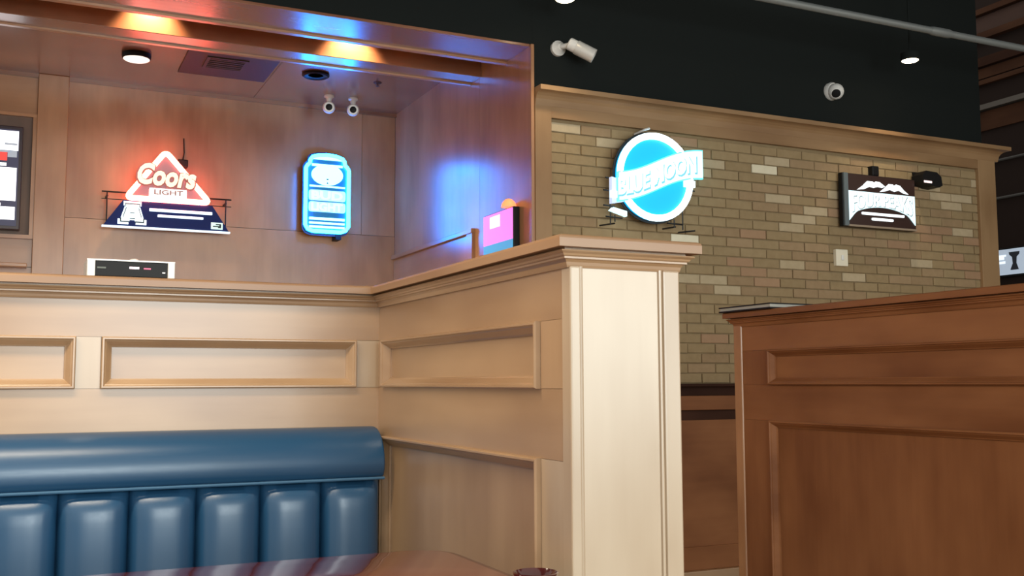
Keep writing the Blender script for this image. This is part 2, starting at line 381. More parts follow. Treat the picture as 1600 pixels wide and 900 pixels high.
# back partition (faces the camera, -Y)
bp_ = thing('booth_partition', (-.5, YD, 0), 'long pale maple booth partition behind the blue bench, with panels and moulded cap', 'partition')
obj('core', bx(-2.2, XE, YD+.03, YD+.24, 0, 1.45), W['x'], bp_)
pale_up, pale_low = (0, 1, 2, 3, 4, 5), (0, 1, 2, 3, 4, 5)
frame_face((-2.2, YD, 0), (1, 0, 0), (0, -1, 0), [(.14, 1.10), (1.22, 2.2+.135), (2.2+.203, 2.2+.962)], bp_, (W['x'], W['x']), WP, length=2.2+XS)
obj('cap', seg_sweep(bmesh.new(), (-2.2, YD), (XS, YD), (0, -1), (-1, -1), [(-.26, 1.452), (-.26, 1.478)]+CAP[2:]), WC['x'], bp_)
obj('bed_moulding', seg_sweep(bmesh.new(), (-2.2, YD), (XS, YD), (0, -1), (-1, -1), BED), W['x'], bp_)

# side partition with end column
sp = thing('booth_partition', (1.18, 2.5, 0), 'tan maple booth partition running to the wide square end column, right of the blue bench', 'partition')
obj('core', bx(XS+.03, XE-.03, YC+.03, YD+.03, 0, 1.45), W['y'], sp)
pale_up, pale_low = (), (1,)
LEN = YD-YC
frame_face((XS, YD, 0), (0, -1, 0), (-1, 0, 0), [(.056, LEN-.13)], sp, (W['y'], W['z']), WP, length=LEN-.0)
pale_up, pale_low = (), ()
frame_face((XE, YC, 0), (0, 1, 0), (1, 0, 0), [(.13, LEN-.056)], sp, (W['y'], W['z']), WP, length=LEN+.1)
# column front: centre panel between edge boards
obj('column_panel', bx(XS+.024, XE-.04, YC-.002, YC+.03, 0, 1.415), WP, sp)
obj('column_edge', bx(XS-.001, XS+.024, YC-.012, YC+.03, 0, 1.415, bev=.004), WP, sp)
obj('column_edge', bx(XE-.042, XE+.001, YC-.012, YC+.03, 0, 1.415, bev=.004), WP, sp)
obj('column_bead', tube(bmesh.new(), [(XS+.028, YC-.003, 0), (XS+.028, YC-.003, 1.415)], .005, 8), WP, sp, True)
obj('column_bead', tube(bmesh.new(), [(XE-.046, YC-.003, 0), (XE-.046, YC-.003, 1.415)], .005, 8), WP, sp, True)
path = [(XS, YD), (XS, YC), (XE, YC), (XE, YD+.24)]; mit = [(-1, -1), (-1, -1), (1, -1), (1, 0)]
for nm, prof in (('cap', CAP), ('bed_moulding', BED)):
    for i in range(3):
        obj(nm, seg_sweep(bmesh.new(), path[i], path[i+1], mit[i], mit[i+1], prof), (WC if nm == 'cap' else W)['x' if i == 1 else 'y'], sp)

# right-hand partition across the aisle
XP, YP1, YP0 = 2.90, 3.765, .2
rp = thing('booth_partition', (3.03, 2.0, 0), 'dark red-brown booth partition across the aisle at the right edge', 'partition')
obj('core', bx(XP+.03, XP+.24, YP0, YP1-.03, 0, 1.45), WR['y'], rp)
pale_up, pale_low = (), ()
frame_face((XP, YP1, 0), (0, -1, 0), (-1, 0, 0), [(.225, 1.75), (1.9, 3.3)], rp, (WR['y'], WR['z']), WR['z'], length=YP1-YP0)
obj('end_post', bx(XP-.008, XP+.278, YP1-.045, YP1+.01, 0, 1.42, bev=.005), WA['z'], rp)
path = [(XP, YP0), (XP, YP1), (XP+.27, YP1)]; mit = [(-1, 0), (-1, 1), (0, 1)]
for nm, prof in (('cap', CAP), ('bed_moulding', BED)):
    for i in range(2): obj(nm, seg_sweep(bmesh.new(), path[i], path[i+1], mit[i], mit[i+1], prof), WR['yx'[i]], rp)
obj('cap', bx(XP+.12, XP+.31, YP0, YP1-.12, 1.452, 1.478), WR['y'], rp)

# ================================================================== BENCH
bn = thing('booth_bench', (0, 2.9, 0), 'navy blue vinyl booth bench with channel-tufted back and smooth rolled top', 'bench')
XB1, YBF = 1.018, 3.07
edges = [1.014-.183*i for i in range(12)]; XB0 = edges[-1]
# rolled top: profile (y, z)
prof = [(3.197, .88), (3.197, 1.028), (3.185, 1.032)] + [(3.165+.0, 1.031), (3.14, 1.026), (3.115, 1.014), (3.093, .996), (3.077, .973), (3.067, .948), (3.063, .925), (3.066, .903), (3.074, .886), (3.085, .880)]
bm = bmesh.new()
stations = [(XB0, 1), (XB1-.006, 1), (XB1-.002, .99), (XB1, .965)]
rings = [[bm.verts.new((x, 3.16+(y-3.16)*s, .955+(z-.955)*s)) for y, z in prof] for x, s in stations]
for a, b in zip(rings, rings[1:]):
    for i in range(len(prof)): bm.faces.new((a[i], a[(i+1) % len(prof)], b[(i+1) % len(prof)], b[i]))
bm.faces.new(rings[0]); bm.faces.new(rings[-1][::-1])
obj('top_roll', bm, VINYL, bn, True)
obj('piping', tube(bmesh.new(), [(XB0, 3.072, .878), (XB1, 3.072, .878)], .0045, 8), PIPING, bn, True)
def channel(x0, x1):
    bm = bmesh.new(); nu, nv = 14, 16; g = []
    for j in range(nv+1):
        v = j/nv; z = .44+(.872-.44)*v; row = []
        for i in range(nu+1):
            u = i/nu; t = 2*u-1
            bul = (1-abs(t)**3.2)**.55 if abs(t) < 1 else 0
            tv = max(0, (v-.80)/.20); bv = math.sqrt(max(0, 1-tv**2.6))
            row.append(bm.verts.new((x0+(x1-x0)*u, 3.118-.055*bul*(.22+.78*bv)-.004*bul*math.sin(v*3.1), z)))
        g.append(row)
    for j in range(nv):
        for i in range(nu): bm.faces.new((g[j][i], g[j][i+1], g[j+1][i+1], g[j+1][i]))
    # back so that it is a closed pad
    bk = [bm.verts.new(p) for p in ((x0, 3.17, .44), (x1, 3.17, .44), (x1, 3.17, .872), (x0, 3.17, .872))]
    bm.faces.new(bk); bm.faces.new([bk[1], bk[0]]+g[0]); bm.faces.new([bk[3], bk[2]]+g[-1][::-1])
    bm.faces.new([bk[0], bk[3]]+[g[j][0] for j in range(nv, -1, -1)]); bm.faces.new([bk[2], bk[1]]+[g[j][-1] for j in range(nv+1)])
    return bm
for a, b in zip(edges[1:], edges): obj('channel', channel(a, b), VINYL, bn, True)
obj('back_board', bx(XB0, XB1-.004, 3.15, 3.197, .12, .88), VINYL, bn)
obj('seat', bx(XB0, XB1-.004, 2.62, 3.12, .34, .47, bev=.035, seg=4), VINYL, bn, True)
obj('base', bx(XB0, XB1-.004, 2.70, 3.15, 0, .34), WR['x'], bn)

# ================================================================== TABLE
tb = thing('dining_table', (.2, 1.85, 0), 'glossy dark mahogany table in front of the blue bench', 'table')
def rounded(x0, x1, y0, y1, r, n=6):
    pts = []
    for cx, cy, a in ((x1-r, y0+r, -90), (x1-r, y1-r, 0), (x0+r, y1-r, 90), (x0+r, y0+r, 180)):
        pts += [(cx+r*math.cos(R(a+90*i/n)), cy+r*math.sin(R(a+90*i/n))) for i in range(n+1)]
    return pts
def slab(x0, x1, y0, y1, r, zprof):
    bm = bmesh.new(); rings = []
    for ins, z in zprof: rings.append([bm.verts.new((x, y, z)) for x, y in rounded(x0+ins, x1-ins, y0+ins, y1-ins, max(r-ins, .005))])
    k = len(rings[0])
    for a, b in zip(rings, rings[1:]):
        for i in range(k): bm.faces.new((a[i], a[(i+1) % k], b[(i+1) % k], b[i]))
    bm.faces.new(rings[0][::-1]); bm.faces.new(rings[-1]); return bm
TX1, TY1 = .948, 2.395
obj('table_top', slab(-.62, TX1-.02, 1.45, TY1-.02, .09, [(.004, .735), (0, .738), (0, .768), (.003, .770)]), MAHOG, tb, True)
obj('edge_band', slab(-.64, TX1, 1.43, TY1, .11, [(.012, .732), (.004, .735), (0, .742), (0, .758), (.003, .764), (.008, .768), (.016, .7685)]), plain('dark_table_edge', (.06, .012, .01), .2, coat=.5), tb, True)
for lx in (-.35, .62):
    obj('pedestal', lathe(bmesh.new(), [(.05, .03), (.04, .06), (.038, .70), (.09, .732)], (lx, 1.9, 0)), BLACKM, tb, True)
    obj('foot', slab(lx-.22, lx+.22, 1.68, 2.12, .06, [(0, 0), (0, .018), (.01, .03)]), BLACKM, tb, True)
bo = thing('bowl', (.868, 1.735, .770), 'small dark red glossy dish at the right edge of the table', 'bowl')
obj('dish', lathe(bmesh.new(), [(.022, 0), (.026, .004), (.036, .03), (.041, .046), (.0425, .050), (.040, .051), (.036, .044), (.028, .018), (.010, .009)], (.868, 1.735, .771)), REDGLZ, bo, True)
obj('foot_ring', lathe(bmesh.new(), [(.024, 0), (.024, .004), (.02, .005)], (.868, 1.735, .770)), REDGLZ, bo, True)

# ================================================================== THINGS ON THE PARTITION CAPS
d = thing('audio_receiver', (.28, 3.30, 1.478), 'small black and silver electronic receiver box on the partition cap', 'receiver')
obj('body', bx(.18, .384, 3.225, 3.40, 1.484, 1.53, bev=.002), BLACK, d)
obj('end_cheek', bx(.158, .181, 3.22, 3.40, 1.482, 1.533, bev=.003), SILVER, d); obj('end_cheek', bx(.383, .404, 3.22, 3.40, 1.482, 1.533, bev=.003), SILVER, d)
obj('lid', bx(.158, .404, 3.222, 3.40, 1.5295, 1.5335), SILVER, d)
obj('dial', lathe(bmesh.new(), [(.014, 0), (.014, .004), (.008, .007)], (.29, 3.25, 1.5335)), SILVER, d, True)
obj('display', bx(.275, .302, 3.2235, 3.2255, 1.508, 1.514), emit('receiver_display', (1, .75, .85), 1.6), d)
obj('display', bx(.315, .335, 3.2235, 3.2255, 1.508, 1.512), emit('receiver_display_red', (.6, .1, .2), .6), d)
obj('indicator', bx(.368, .376, 3.2235, 3.2255, 1.498, 1.501), emit('receiver_led', (.8, .8, .8), .8), d)
obj('badge', bx(.186, .21, 3.2235, 3.2255, 1.506, 1.511), plain('receiver_badge', (.10, .12, .11), .5), d)
for fx in (.19, .375):
    for fy in (3.24, 3.37): obj('foot', lathe(bmesh.new(), [(.008, 0), (.008, .008)], (fx, fy, 1.478), seg=12), BLACK, d)
mn = thing('menu_stack', (2.95, 3.62, 1.478), 'grey folders with black edges lying on the far end of the red-brown partition cap', 'menu')
for i, (z0, z1, mt) in enumerate(((1.478, 1.484, BLACK), (1.484, 1.497, plain('grey_pages', (.42, .41, .36), .55)), (1.497, 1.502, BLACK))):
    obj(('cover', 'pages', 'cover')[i], bx(2.845+(.004 if i == 1 else 0), 3.08, 3.46+(.004 if i == 1 else 0), 3.815-(.004 if i == 1 else 0), z0, z1), mt, mn)

# ================================================================== LIT SIGNS
def onY(Y): return lambda u, v, dd: Vector((u, Y-dd, v))       # on a wall that faces the camera
PANELNAVY = plain('navy_panel', (.010, .024, .15), .5, spec=.15)
NEONPINK = emit('neon_warm_pink', (1, .13, .08), 22.0)
NEONLOGO = emit('neon_cream_red', (1, .72, .50), 1.6, (.3, .1, .08))
GLOWPALE = emit('pale_pink_lit_panel', (.62, .30, .32), .55, (.05, .03, .03))
LITWHITE = emit('white_lit_lettering', (.72, .9, 1), 1.0)
DARKPRINT = plain('dark_print', (.03, .05, .06), .6)
# -- mountain sign
Y0 = YB-.10; F_ = onY(Y0)
s = thing('neon_sign', (.865, Y0, 2.225), 'triangular mountain-shaped neon sign with pink tubes over a navy banner', 'neon sign')
obj('banner', prism(bmesh.new(), [(.452, 2.232), (1.283, 2.232), (1.165, 2.412), (.575, 2.412)], F_, 0, .025), PANELNAVY, s)
obj('banner_edge', bx(.445, 1.29, Y0-.03, Y0, 2.222, 2.234), LITWHITE, s)
obj('mountain_panel', prism(bmesh.new(), [(.60, 2.432), (1.125, 2.432), (.838, 2.765)], F_, .0, .018), GLOWPALE, s)
tri = [(.592, 2.428), (1.145, 2.428), (.842, 2.768)]
def round_poly(pts, r, n=5):
    out = []
    k = len(pts)
    for i in range(k):
        p = Vector(pts[i]); a = (Vector(pts[i-1])-p).normalized(); b = (Vector(pts[(i+1) % k])-p).normalized()
        for j in range(n+1):
            t = j/n; q = p+a*r*(1-t)**2+b*r*t**2
            out.append((q.x, q.y))
    return out
obj('neon_tube', tube(bmesh.new(), [F_(u, v, .035) for u, v in round_poly(tri, .04)], .019, 10, closed=True), NEONPINK, s, True)
obj('lettering', text_bm('Coors', onY(Y0-.062), .17, .02, shear=.25, bold=.006, width=.385, height=.15, center=(.852, 2.592), warp=lambda u, w: (u, w-.04*u)), NEONLOGO, s)
obj('lettering_backing', text_bm('Coors', onY(Y0-.054), .17, .012, shear=.25, bold=.014, width=.405, height=.168, center=(.852, 2.590), warp=lambda u, w: (u, w-.04*u)), emit('dusky_red_backing', (.55, .16, .13), .6, (.1, .02, .02)), s)
for bm_ in (None,):
    b = bmesh.new(); box(b, .74, .985, Y0-.062, Y0-.018, 2.445, 2.503, bev=.004)
    lp = obj('plate', b, emit('lit_white_plate', (1, .93, .93), .95), s)
    obj('lettering', text_bm('LIGHT', onY(Y0-.063), .06, .003, bold=.001, width=.19, height=.034, center=(.865, 2.476)), plain('grey_pink_letter', (.42, .22, .22), .5), lp)
# block letter A with outline
def block_a(cx, cz, w, h):
    b = bmesh.new()
    X = lambda t: cx+t*w/2
    Z = lambda t: cz+t*h/2
    prism(b, [(X(-.62), Z(1)), (X(.62), Z(1)), (X(.62), Z(.62)), (X(.52), Z(.62)), (X(.82), Z(-.55)), (X(1), Z(-.55)), (X(1), Z(-1)), (X(.25), Z(-1)), (X(.25), Z(-.62)), (X(-.25), Z(-.62)), (X(-.25), Z(-1)), (X(-1), Z(-1)), (X(-1), Z(-.55)), (X(-.82), Z(-.55)), (X(-.52), Z(.62)), (X(-.62), Z(.62))], F_, .02, .03)
    return b
obj('letter_outline', block_a(.636, 2.325, .185, .158), LITWHITE, s)
o = block_a(.636, 2.325, .155, .13)
for v in o.verts: v.co.y -= .004
obj('letter_shadow', o, DARKPRINT, s)
o = block_a(.636, 2.325, .140, .115)
for v in o.verts: v.co.y -= .007
obj('letter', o, LITWHITE, s)
obj('letter_hole', bx(.621, .651, Y0-.040, Y0-.036, 2.322, 2.326), DARKPRINT, s)
obj('text_bar', bx(.745, 1.165, Y0-.031, Y0-.02, 2.345, 2.366, bev=.004), LITWHITE, s)
obj('text_bar', bx(.80, 1.105, Y0-.031, Y0-.02, 2.308, 2.326, bev=.004), LITWHITE, s)
pb = obj('badge', bx(1.158, 1.238, Y0-.031, Y0-.02, 2.246, 2.294, bev=.002), emit('pale_green_badge', (.6, .85, .8), .75), s)
obj('badge_mark', prism(bmesh.new(), [(1.17, 2.262), (1.205, 2.262), (1.205, 2.256), (1.226, 2.256), (1.226, 2.284), (1.19, 2.284), (1.19, 2.276), (1.214, 2.276), (1.214, 2.27), (1.17, 2.27)], onY(Y0-.031), 0, .003), DARKPRINT, pb)
for z0, a, b in ((2.468, .44, .60), (2.468, 1.13, 1.30), (2.418, .44, .60), (2.418, 1.13, 1.30)):
    obj('bracket_wire', tube(bmesh.new(), [(a, Y0+.01, z0), (b, Y0+.01, z0)], .006 if z0 > 2.45 else .003, 6), BLACKM, s)
for xx in (.475, 1.262): obj('bracket_wire', tube(bmesh.new(), [(xx, Y0+.01, 2.235), (xx, Y0+.01, 2.47)], .005, 6), BLACKM, s)
for xx in (.475, 1.262): obj('stand_off', tube(bmesh.new(), [(xx, Y0+.01, 2.44), (xx, YB, 2.44)], .008, 8), BLACKM, s)
obj('transformer', bx(.93, 1.0, Y0+.02, YB-.01, 2.68, 2.735, bev=.006), BLACK, s)
obj('power_cord', tube(bmesh.new(), [(.97, YB-.02, 2.73), (.98, YB-.012, 2.80), (.975, YB-.012, 2.9)], .004, 6), BLACK, s)

# -- can sign
s = thing('neon_sign', (1.985, Y0, 2.26), 'glowing cyan can-shaped sign with white bands on the alcove wall', 'neon sign')
CX0, CX1, CZ0, CZ1 = 1.815, 2.154, 2.262, 2.862
can = [(CX0+.06, CZ0), (CX1-.06, CZ0), (CX1-.02, CZ0+.015), (CX1, CZ0+.045), (CX1, CZ1-.11), (CX1-.012, CZ1-.088), (CX1-.030, CZ1-.072), (CX1-.034, CZ1-.045), (CX1-.05, CZ1-.022), (CX1-.10, CZ1-.006), (1.985, CZ1), (CX0+.10, CZ1-.006), (CX0+.05, CZ1-.022), (CX0+.034, CZ1-.045), (CX0+.030, CZ1-.072), (CX0+.012, CZ1-.088), (CX0, CZ1-.11), (CX0, CZ0+.045), (CX0+.02, CZ0+.015)]
def scale_poly(pts, k, c): return [((x-c[0])*k+c[0], (y-c[1])*k+c[1]) for x, y in pts]
cc = (1.985, 2.562)
obj('backplate', prism(bmesh.new(), scale_poly(can, 1.045, cc), F_, -.005, .0), plain('blue_backplate', (.005, .02, .07), .4), s)
obj('face', prism(bmesh.new(), can, F_, 0, .02), emit('teal_lit_face', (.0, .10, .22), 1.0, (.0, .08, .16)), s)
inner = scale_poly(can, .95, cc)
CANTUBE = emit('neon_cyan', (.007, .22, 1.0), 62.0)
CANWHITE = emit('lit_ice_white', (.34, .8, 1.0), 2.2)
obj('neon_tube', tube(bmesh.new(), [F_(u, v, .034) for u, v in inner], .014, 10, closed=True), CANTUBE, s, True)
FB = onY(Y0-.02)
obj('lid_band', prism(bmesh.new(), [(1.875, 2.812), (2.095, 2.812), (2.07, 2.835), (1.90, 2.835)], FB, 0, .012), CANWHITE, s)
obj('lid_band', prism(bmesh.new(), [(1.87, 2.762), (2.10, 2.762), (2.10, 2.778), (1.87, 2.778)], FB, 0, .012), CANWHITE, s)
em = obj('emblem', prism(bmesh.new(), [(1.985+.118*math.cos(R(a)), 2.70+.078*math.sin(R(a))) for a in range(0, 360, 12)], FB, 0, .014), CANWHITE, s)
obj('emblem_mark', prism(bmesh.new(), [(1.978, 2.662), (1.992, 2.662), (1.992, 2.67), (1.978, 2.67)], onY(Y0-.034), 0, .003), PANELNAVY, em)
obj('emblem_mark', prism(bmesh.new(), [(1.978, 2.632), (1.992, 2.632), (1.985, 2.646)], onY(Y0-.034), 0, .003), PANELNAVY, em)
obj('band', prism(bmesh.new(), [(1.855, 2.607), (2.12, 2.607), (2.12, 2.618), (1.855, 2.618)], FB, 0, .012), CANWHITE, s)
for zz, zh, txt in ((2.545, .078, 'BUD'), (2.459, .074, 'LIGHT')):
    tp = obj('text_panel', prism(bmesh.new(), round_poly([(1.85, zz-zh/2), (2.125, zz-zh/2), (2.125, zz+zh/2), (1.85, zz+zh/2)], .02, 3), FB, 0, .01), emit('lit_white_text_panel', (.35, .75, 1.0), 1.3), s)
    obj('lettering', text_bm(txt, onY(Y0-.031), .08, .004, bold=.003, width=.235, height=zh*.8, center=(1.985, zz)), CANWHITE, tp)
for z0, z1 in ((2.362, 2.380), (2.332, 2.346), (2.303, 2.318)):
    obj('band', prism(bmesh.new(), [(1.855, z0), (2.12, z0), (2.12, z1), (1.855, z1)], FB, 0, .012), CANWHITE, s)
obj('mount', bx(2.06, 2.10, Y0-.01, YB, 2.225, 2.262), BLACK, s); obj('mount', bx(1.86, 1.90, Y0+.005, YB, 2.75, 2.79), BLACK, s)

# -- round sign with banner on the brick wall
YM = YF-.09; F_ = onY(YM)
s = thing('neon_sign', (3.315, YM, 2.10), 'round sky-blue lit sign with white ring and diagonal white banner on brick', 'neon sign')
MC = (3.318, 2.366); MR = .262
def ell(r, n=48): return [(MC[0]+r*math.cos(2*math.pi*i/n), MC[1]+r*math.sin(2*math.pi*i/n)) for i in range(n)]
obj('backplate', prism(bmesh.new(), ell(MR+.012), F_, -.006, 0), BLACK, s)
obj('disc', prism(bmesh.new(), ell(MR-.005), F_, 0, .02), emit('sky_blue_lit_disc', (.0, .47, .95), 1.0, (0, .2, .4)), s)
obj('neon_ring', tube(bmesh.new(), [F_(u, v, .032) for u, v in ell(MR-.018, 40)], .020, 10, closed=True), emit('neon_white_blue', (.72, .93, 1), 3.0), s, True)
def ban(t): # centre line of banner, t in -1..1
    return MC[0]+.0+t*.335, MC[1]+.075*t+.05*math.sin(t*2.6)*.6+.008
def banner(h, t0, t1, n=24):
    top, bot = [], []
    for i in range(n+1):
        t = t0+(t1-t0)*i/n; u, v = ban(t); hh = h*(1.0 if t > -.9 else .95)
        top.append((u, v+hh)); bot.append((u, v-hh))
    return bot+top[::-1]
BANW = emit('banner_white_blue', (.60, .93, 1.0), 1.35); BANC = emit('banner_cyan_edge', (.12, .85, 1.0), 1.2)
bq = obj('banner', prism(bmesh.new(), banner(.088, -.80, .97), F_, .03, .05), BANC, s)
obj('banner_face', prism(bmesh.new(), banner(.080, -.78, .95), F_, .05, .056), BANW, bq)
obj('banner_tail', prism(bmesh.new(), [(3.02, 2.19), (3.10, 2.205), (3.10, 2.33), (3.02, 2.345)], F_, .0, .03), emit('banner_tail_lilac', (.55, .65, .9), .75), s)
obj('banner_tail', prism(bmesh.new(), [(3.005, 2.222), (3.05, 2.222), (3.05, 2.262), (3.005, 2.262)], F_, .03, .04), BANW, s)
obj('banner_tail', prism(bmesh.new(), [(3.01, 2.15), (3.12, 2.12), (3.12, 2.15), (3.03, 2.168)], F_, .0, .03), BANW, s)
obj('banner_tail', prism(bmesh.new(), [(3.52, 2.325), (3.60, 2.325), (3.60, 2.365), (3.52, 2.365)], F_, .0, .03), emit('banner_tail_white', (.85, .93, .95), .9), s)
def mwarp(u, w):
    t = u/.335; a, b = ban(t); return a, b+w
obj('lettering', text_bm('BLUE MOON', onY(YM-.0575), .12, .004, bold=.003, width=.54, height=.10, center=(0, 0), warp=mwarp), emit('banner_letter_white', (.95, 1.0, 1.0), 2.0), bq)
obj('lettering_shadow', text_bm('BLUE MOON', onY(YM-.0568), .12, .002, bold=.006, width=.55, height=.112, center=(.006, -.006), warp=mwarp), emit('banner_letter_shade', (.16, .50, .62), .9), bq)
for x0, x1, zz in ((2.985, 3.06, 2.272), (2.985, 3.06, 2.183), (3.0, 3.11, 2.118), (3.56, 3.62, 2.315), (3.50, 3.62, 2.435), (3.42, 3.53, 2.105), (3.0, 3.08, 2.345)):
    obj('bracket_wire', tube(bmesh.new(), [(x0, YM+.008, zz), (x1, YM+.008, zz-.004)], .005, 6), BLACKM, s)
for xx, za, zb in ((3.03, 2.07, 2.2), (3.06, 2.09, 2.13), (3.53, 2.07, 2.34), (3.47, 2.08, 2.13)): obj('bracket_wire', tube(bmesh.new(), [(xx, YM+.008, za), (xx, YM+.008, zb)], .004, 6), BLACKM, s)
for x0, x1, zz in ((3.0, 3.06, 2.075), (3.54, 3.62, 2.065), (3.43, 3.48, 2.08)): obj('bracket_wire', tube(bmesh.new(), [(x0, YF, zz), (x1, YM+.008, zz+.006)], .005, 6), BLACKM, s)
for xx, zz in ((3.18, 2.5), (3.45, 2.5)): obj('stand_off', tube(bmesh.new(), [(xx, YM, zz), (xx, YF, zz)], .008, 8), BLACKM, s)
obj('hanger_clip', tube(bmesh.new(), [(3.24, YF-.02, 2.635), (3.27, YM, 2.652), (3.30, YM, 2.662)], .007, 8), SILVER, s, True)

# -- dark box sign with mountain peaks
YQ = YF-.065; F_ = onY(YQ)
s = thing('light_box_sign', (5.11, YQ, 2.18), 'dark brown light box sign with white peaks and arched white lettering on brick', 'sign')
obj('case', bx(4.80, 5.44, YQ, YF-.03, 2.178, 2.532, bev=.003), BLACK, s)
obj('face', bx(4.832, 5.438, YQ-.006, YQ, 2.186, 2.527), plain('dark_brown_print', (.045, .022, .018), .3), s)
obj('side_trim', bx(4.806, 4.842, YQ-.012, YQ, 2.18, 2.530), plain('grey_blue_trim', (.16, .20, .22), .4, .2), s)
obj('bottom_trim', bx(4.84, 5.44, YQ-.012, YQ, 2.178, 2.190), plain('tan_trim', (.35, .27, .2), .4), s)
FQ = onY(YQ-.006); SW = emit('sign_white_lit', (.85, .95, 1.0), 1.15); SWB = emit('sign_ice_lit', (.62, .86, .93), 1.0)
obj('peak', prism(bmesh.new(), [(4.92, 2.424), (4.97, 2.455), (5.01, 2.488), (5.055, 2.488), (5.07, 2.480), (5.085, 2.491), (5.12, 2.488), (5.165, 2.462), (5.14, 2.452), (5.10, 2.456), (5.065, 2.446), (5.03, 2.452), (4.98, 2.432)], FQ, 0, .006), SW, s)
obj('peak', prism(bmesh.new(), [(5.12, 2.424), (5.165, 2.455), (5.20, 2.482), (5.235, 2.482), (5.245, 2.474), (5.265, 2.484), (5.30, 2.478), (5.335, 2.448), (5.375, 2.424), (5.33, 2.43), (5.29, 2.445), (5.25, 2.434), (5.21, 2.445), (5.165, 2.430)], FQ, 0, .006), SW, s)
def ribbon():
    top, bot = [], []
    for i in range(25):
        t = -1+2*i/24; u = 5.137+t*.293
        e = .0 if abs(t) < .78 else -.025*(abs(t)-.78)/.22
        top.append((u, 2.414)); bot.append((u, 2.318-.065*t*t+e*1.5))
    return bot+top[::-1]
rb = obj('ribbon', prism(bmesh.new(), ribbon(), FQ, 0, .006), SWB, s)
def qwarp(u, w):
    t = u/.293; zt = 2.405; zb = 2.325-.065*t*t; return u+5.137, zb+(zt-zb)*(w/.08+.5)
obj('lettering', text_bm('FOUR PEAKS', onY(YQ-.013), .1, .003, bold=.002, width=.53, height=.08, warp=qwarp), SW, rb)
obj('lettering_shadow', text_bm('FOUR PEAKS', onY(YQ-.0125), .1, .002, bold=.004, width=.535, height=.084, warp=qwarp, center=(.003, -.002)), plain('slate_shadow', (.22, .33, .36), .5), rb)
obj('text_bar', prism(bmesh.new(), round_poly([(4.955, 2.262), (5.33, 2.262), (5.33, 2.279), (4.955, 2.279)], .006, 3), FQ, 0, .006), SW, s)
obj('text_bar', prism(bmesh.new(), round_poly([(5.04, 2.228), (5.23, 2.228), (5.23, 2.245), (5.04, 2.245)], .009, 3), FQ, 0, .006), SW, s)

# -- small pink box sign on the alcove side wall
XG = XW-.038
s = thing('light_box_sign', (XG, 5.5, 1.85), 'small glowing pink box sign with blue base and black edge on the alcove side wall', 'sign')
obj('case', bx(XG, XW-.0, 5.285, 5.71, 1.86, 2.178, bev=.003), BLACK, s)
obj('face', bx(XG-.006, XG, 5.295, 5.70, 1.99, 2.172), emit('pink_lit_face', (.80, .19, .66), .95), s)
obj('lower_band', bx(XG-.006, XG, 5.295, 5.70, 1.865, 1.99), emit('teal_blue_lit_band', (.06, .30, .50), .8), s)
obj('white_square', bx(XG-.009, XG-.006, 5.46, 5.60, 2.085, 2.155), emit('pale_pink_lit_square', (1, .62, .9), 1.1), s)
obj('amber_cap', lathe(bmesh.new(), [(.045, 0), (.044, .012), (.036, .03), (.02, .045), (.004, .05)], (XG-.005, 5.34, 2.179)), emit('amber_glow', (1, .32, .12), 1.1), s, True)

# ================================================================== TELEVISION AND FAR SCREEN
s = thing('television', (-.57, YB-.05, 2.19), 'wall television with bright white picture blocks at the left edge', 'television')
obj('bezel', bx(-1.12, -.052, YB-.06, YB, 2.175, 2.865, bev=.006), plain('tv_bezel', (.05, .035, .045), .3), s)
obj('screen', bx(-1.10, -.074, YB-.064, YB-.06, 2.20, 2.84), emit('dark_screen', (.03, .03, .06), 1.0), s)
TW = emit('screen_white', (.95, .97, 1), 1.5); TR = emit('screen_red', (.7, .06, .05), .9); TG = emit('screen_grey', (.28, .31, .36), 1)
def scr(x0, x1, z0, z1, mt, e=0): obj('picture_block', bx(x0, x1, YB-.067-e, YB-.064, z0, z1), mt, s)
scr(-1.08, -.078, 2.70, 2.83, TW); scr(-.16, -.085, 2.735, 2.748, TG, .001); scr(-.22, -.12, 2.685, 2.70, TG, .001); scr(-.14, -.085, 2.655, 2.70, TG, .001)
scr(-.22, -.142, 2.63, 2.685, TR); scr(-.30, -.145, 2.595, 2.615, TW); scr(-1.08, -.083, 2.365, 2.585, TW); scr(-.30, -.17, 2.33, 2.348, TW); scr(-1.08, -.085, 2.24, 2.325, TW)
s = thing('display_screen', (XR, 5.9, 2.06), 'pale blue lit screen on the dark wall at the far right edge', 'screen')
obj('frame', bx(XR-.03, XR, 5.35, 6.40, 2.05, 2.30, bev=.003), BLACK, s)
obj('screen', bx(XR-.034, XR-.03, 5.37, 6.385, 2.068, 2.286), emit('pale_blue_screen', (.36, .43, .52), .8), s)
for y0, y1, z0, z1 in ((6.12, 6.22, 2.20, 2.225), (6.11, 6.23, 2.165, 2.185), (6.10, 6.22, 2.225, 2.24)): obj('text_line', bx(XR-.037, XR-.034, y0, y1, z0, z1), emit('screen_line_white', (.75, .85, .92), 1.0), s)
obj('dark_mark', prism(bmesh.new(), [(5.965, 2.258), (6.07, 2.258), (6.065, 2.235), (6.04, 2.215), (6.035, 2.16), (6.055, 2.12), (6.06, 2.105), (5.98, 2.105), (5.985, 2.12), (6.0, 2.16), (5.995, 2.215), (5.97, 2.235)], lambda u, v, dd: Vector((XR-.034-dd, u, v)), 0, .003), plain('screen_dark_mark', (.03, .04, .06), .5), s)

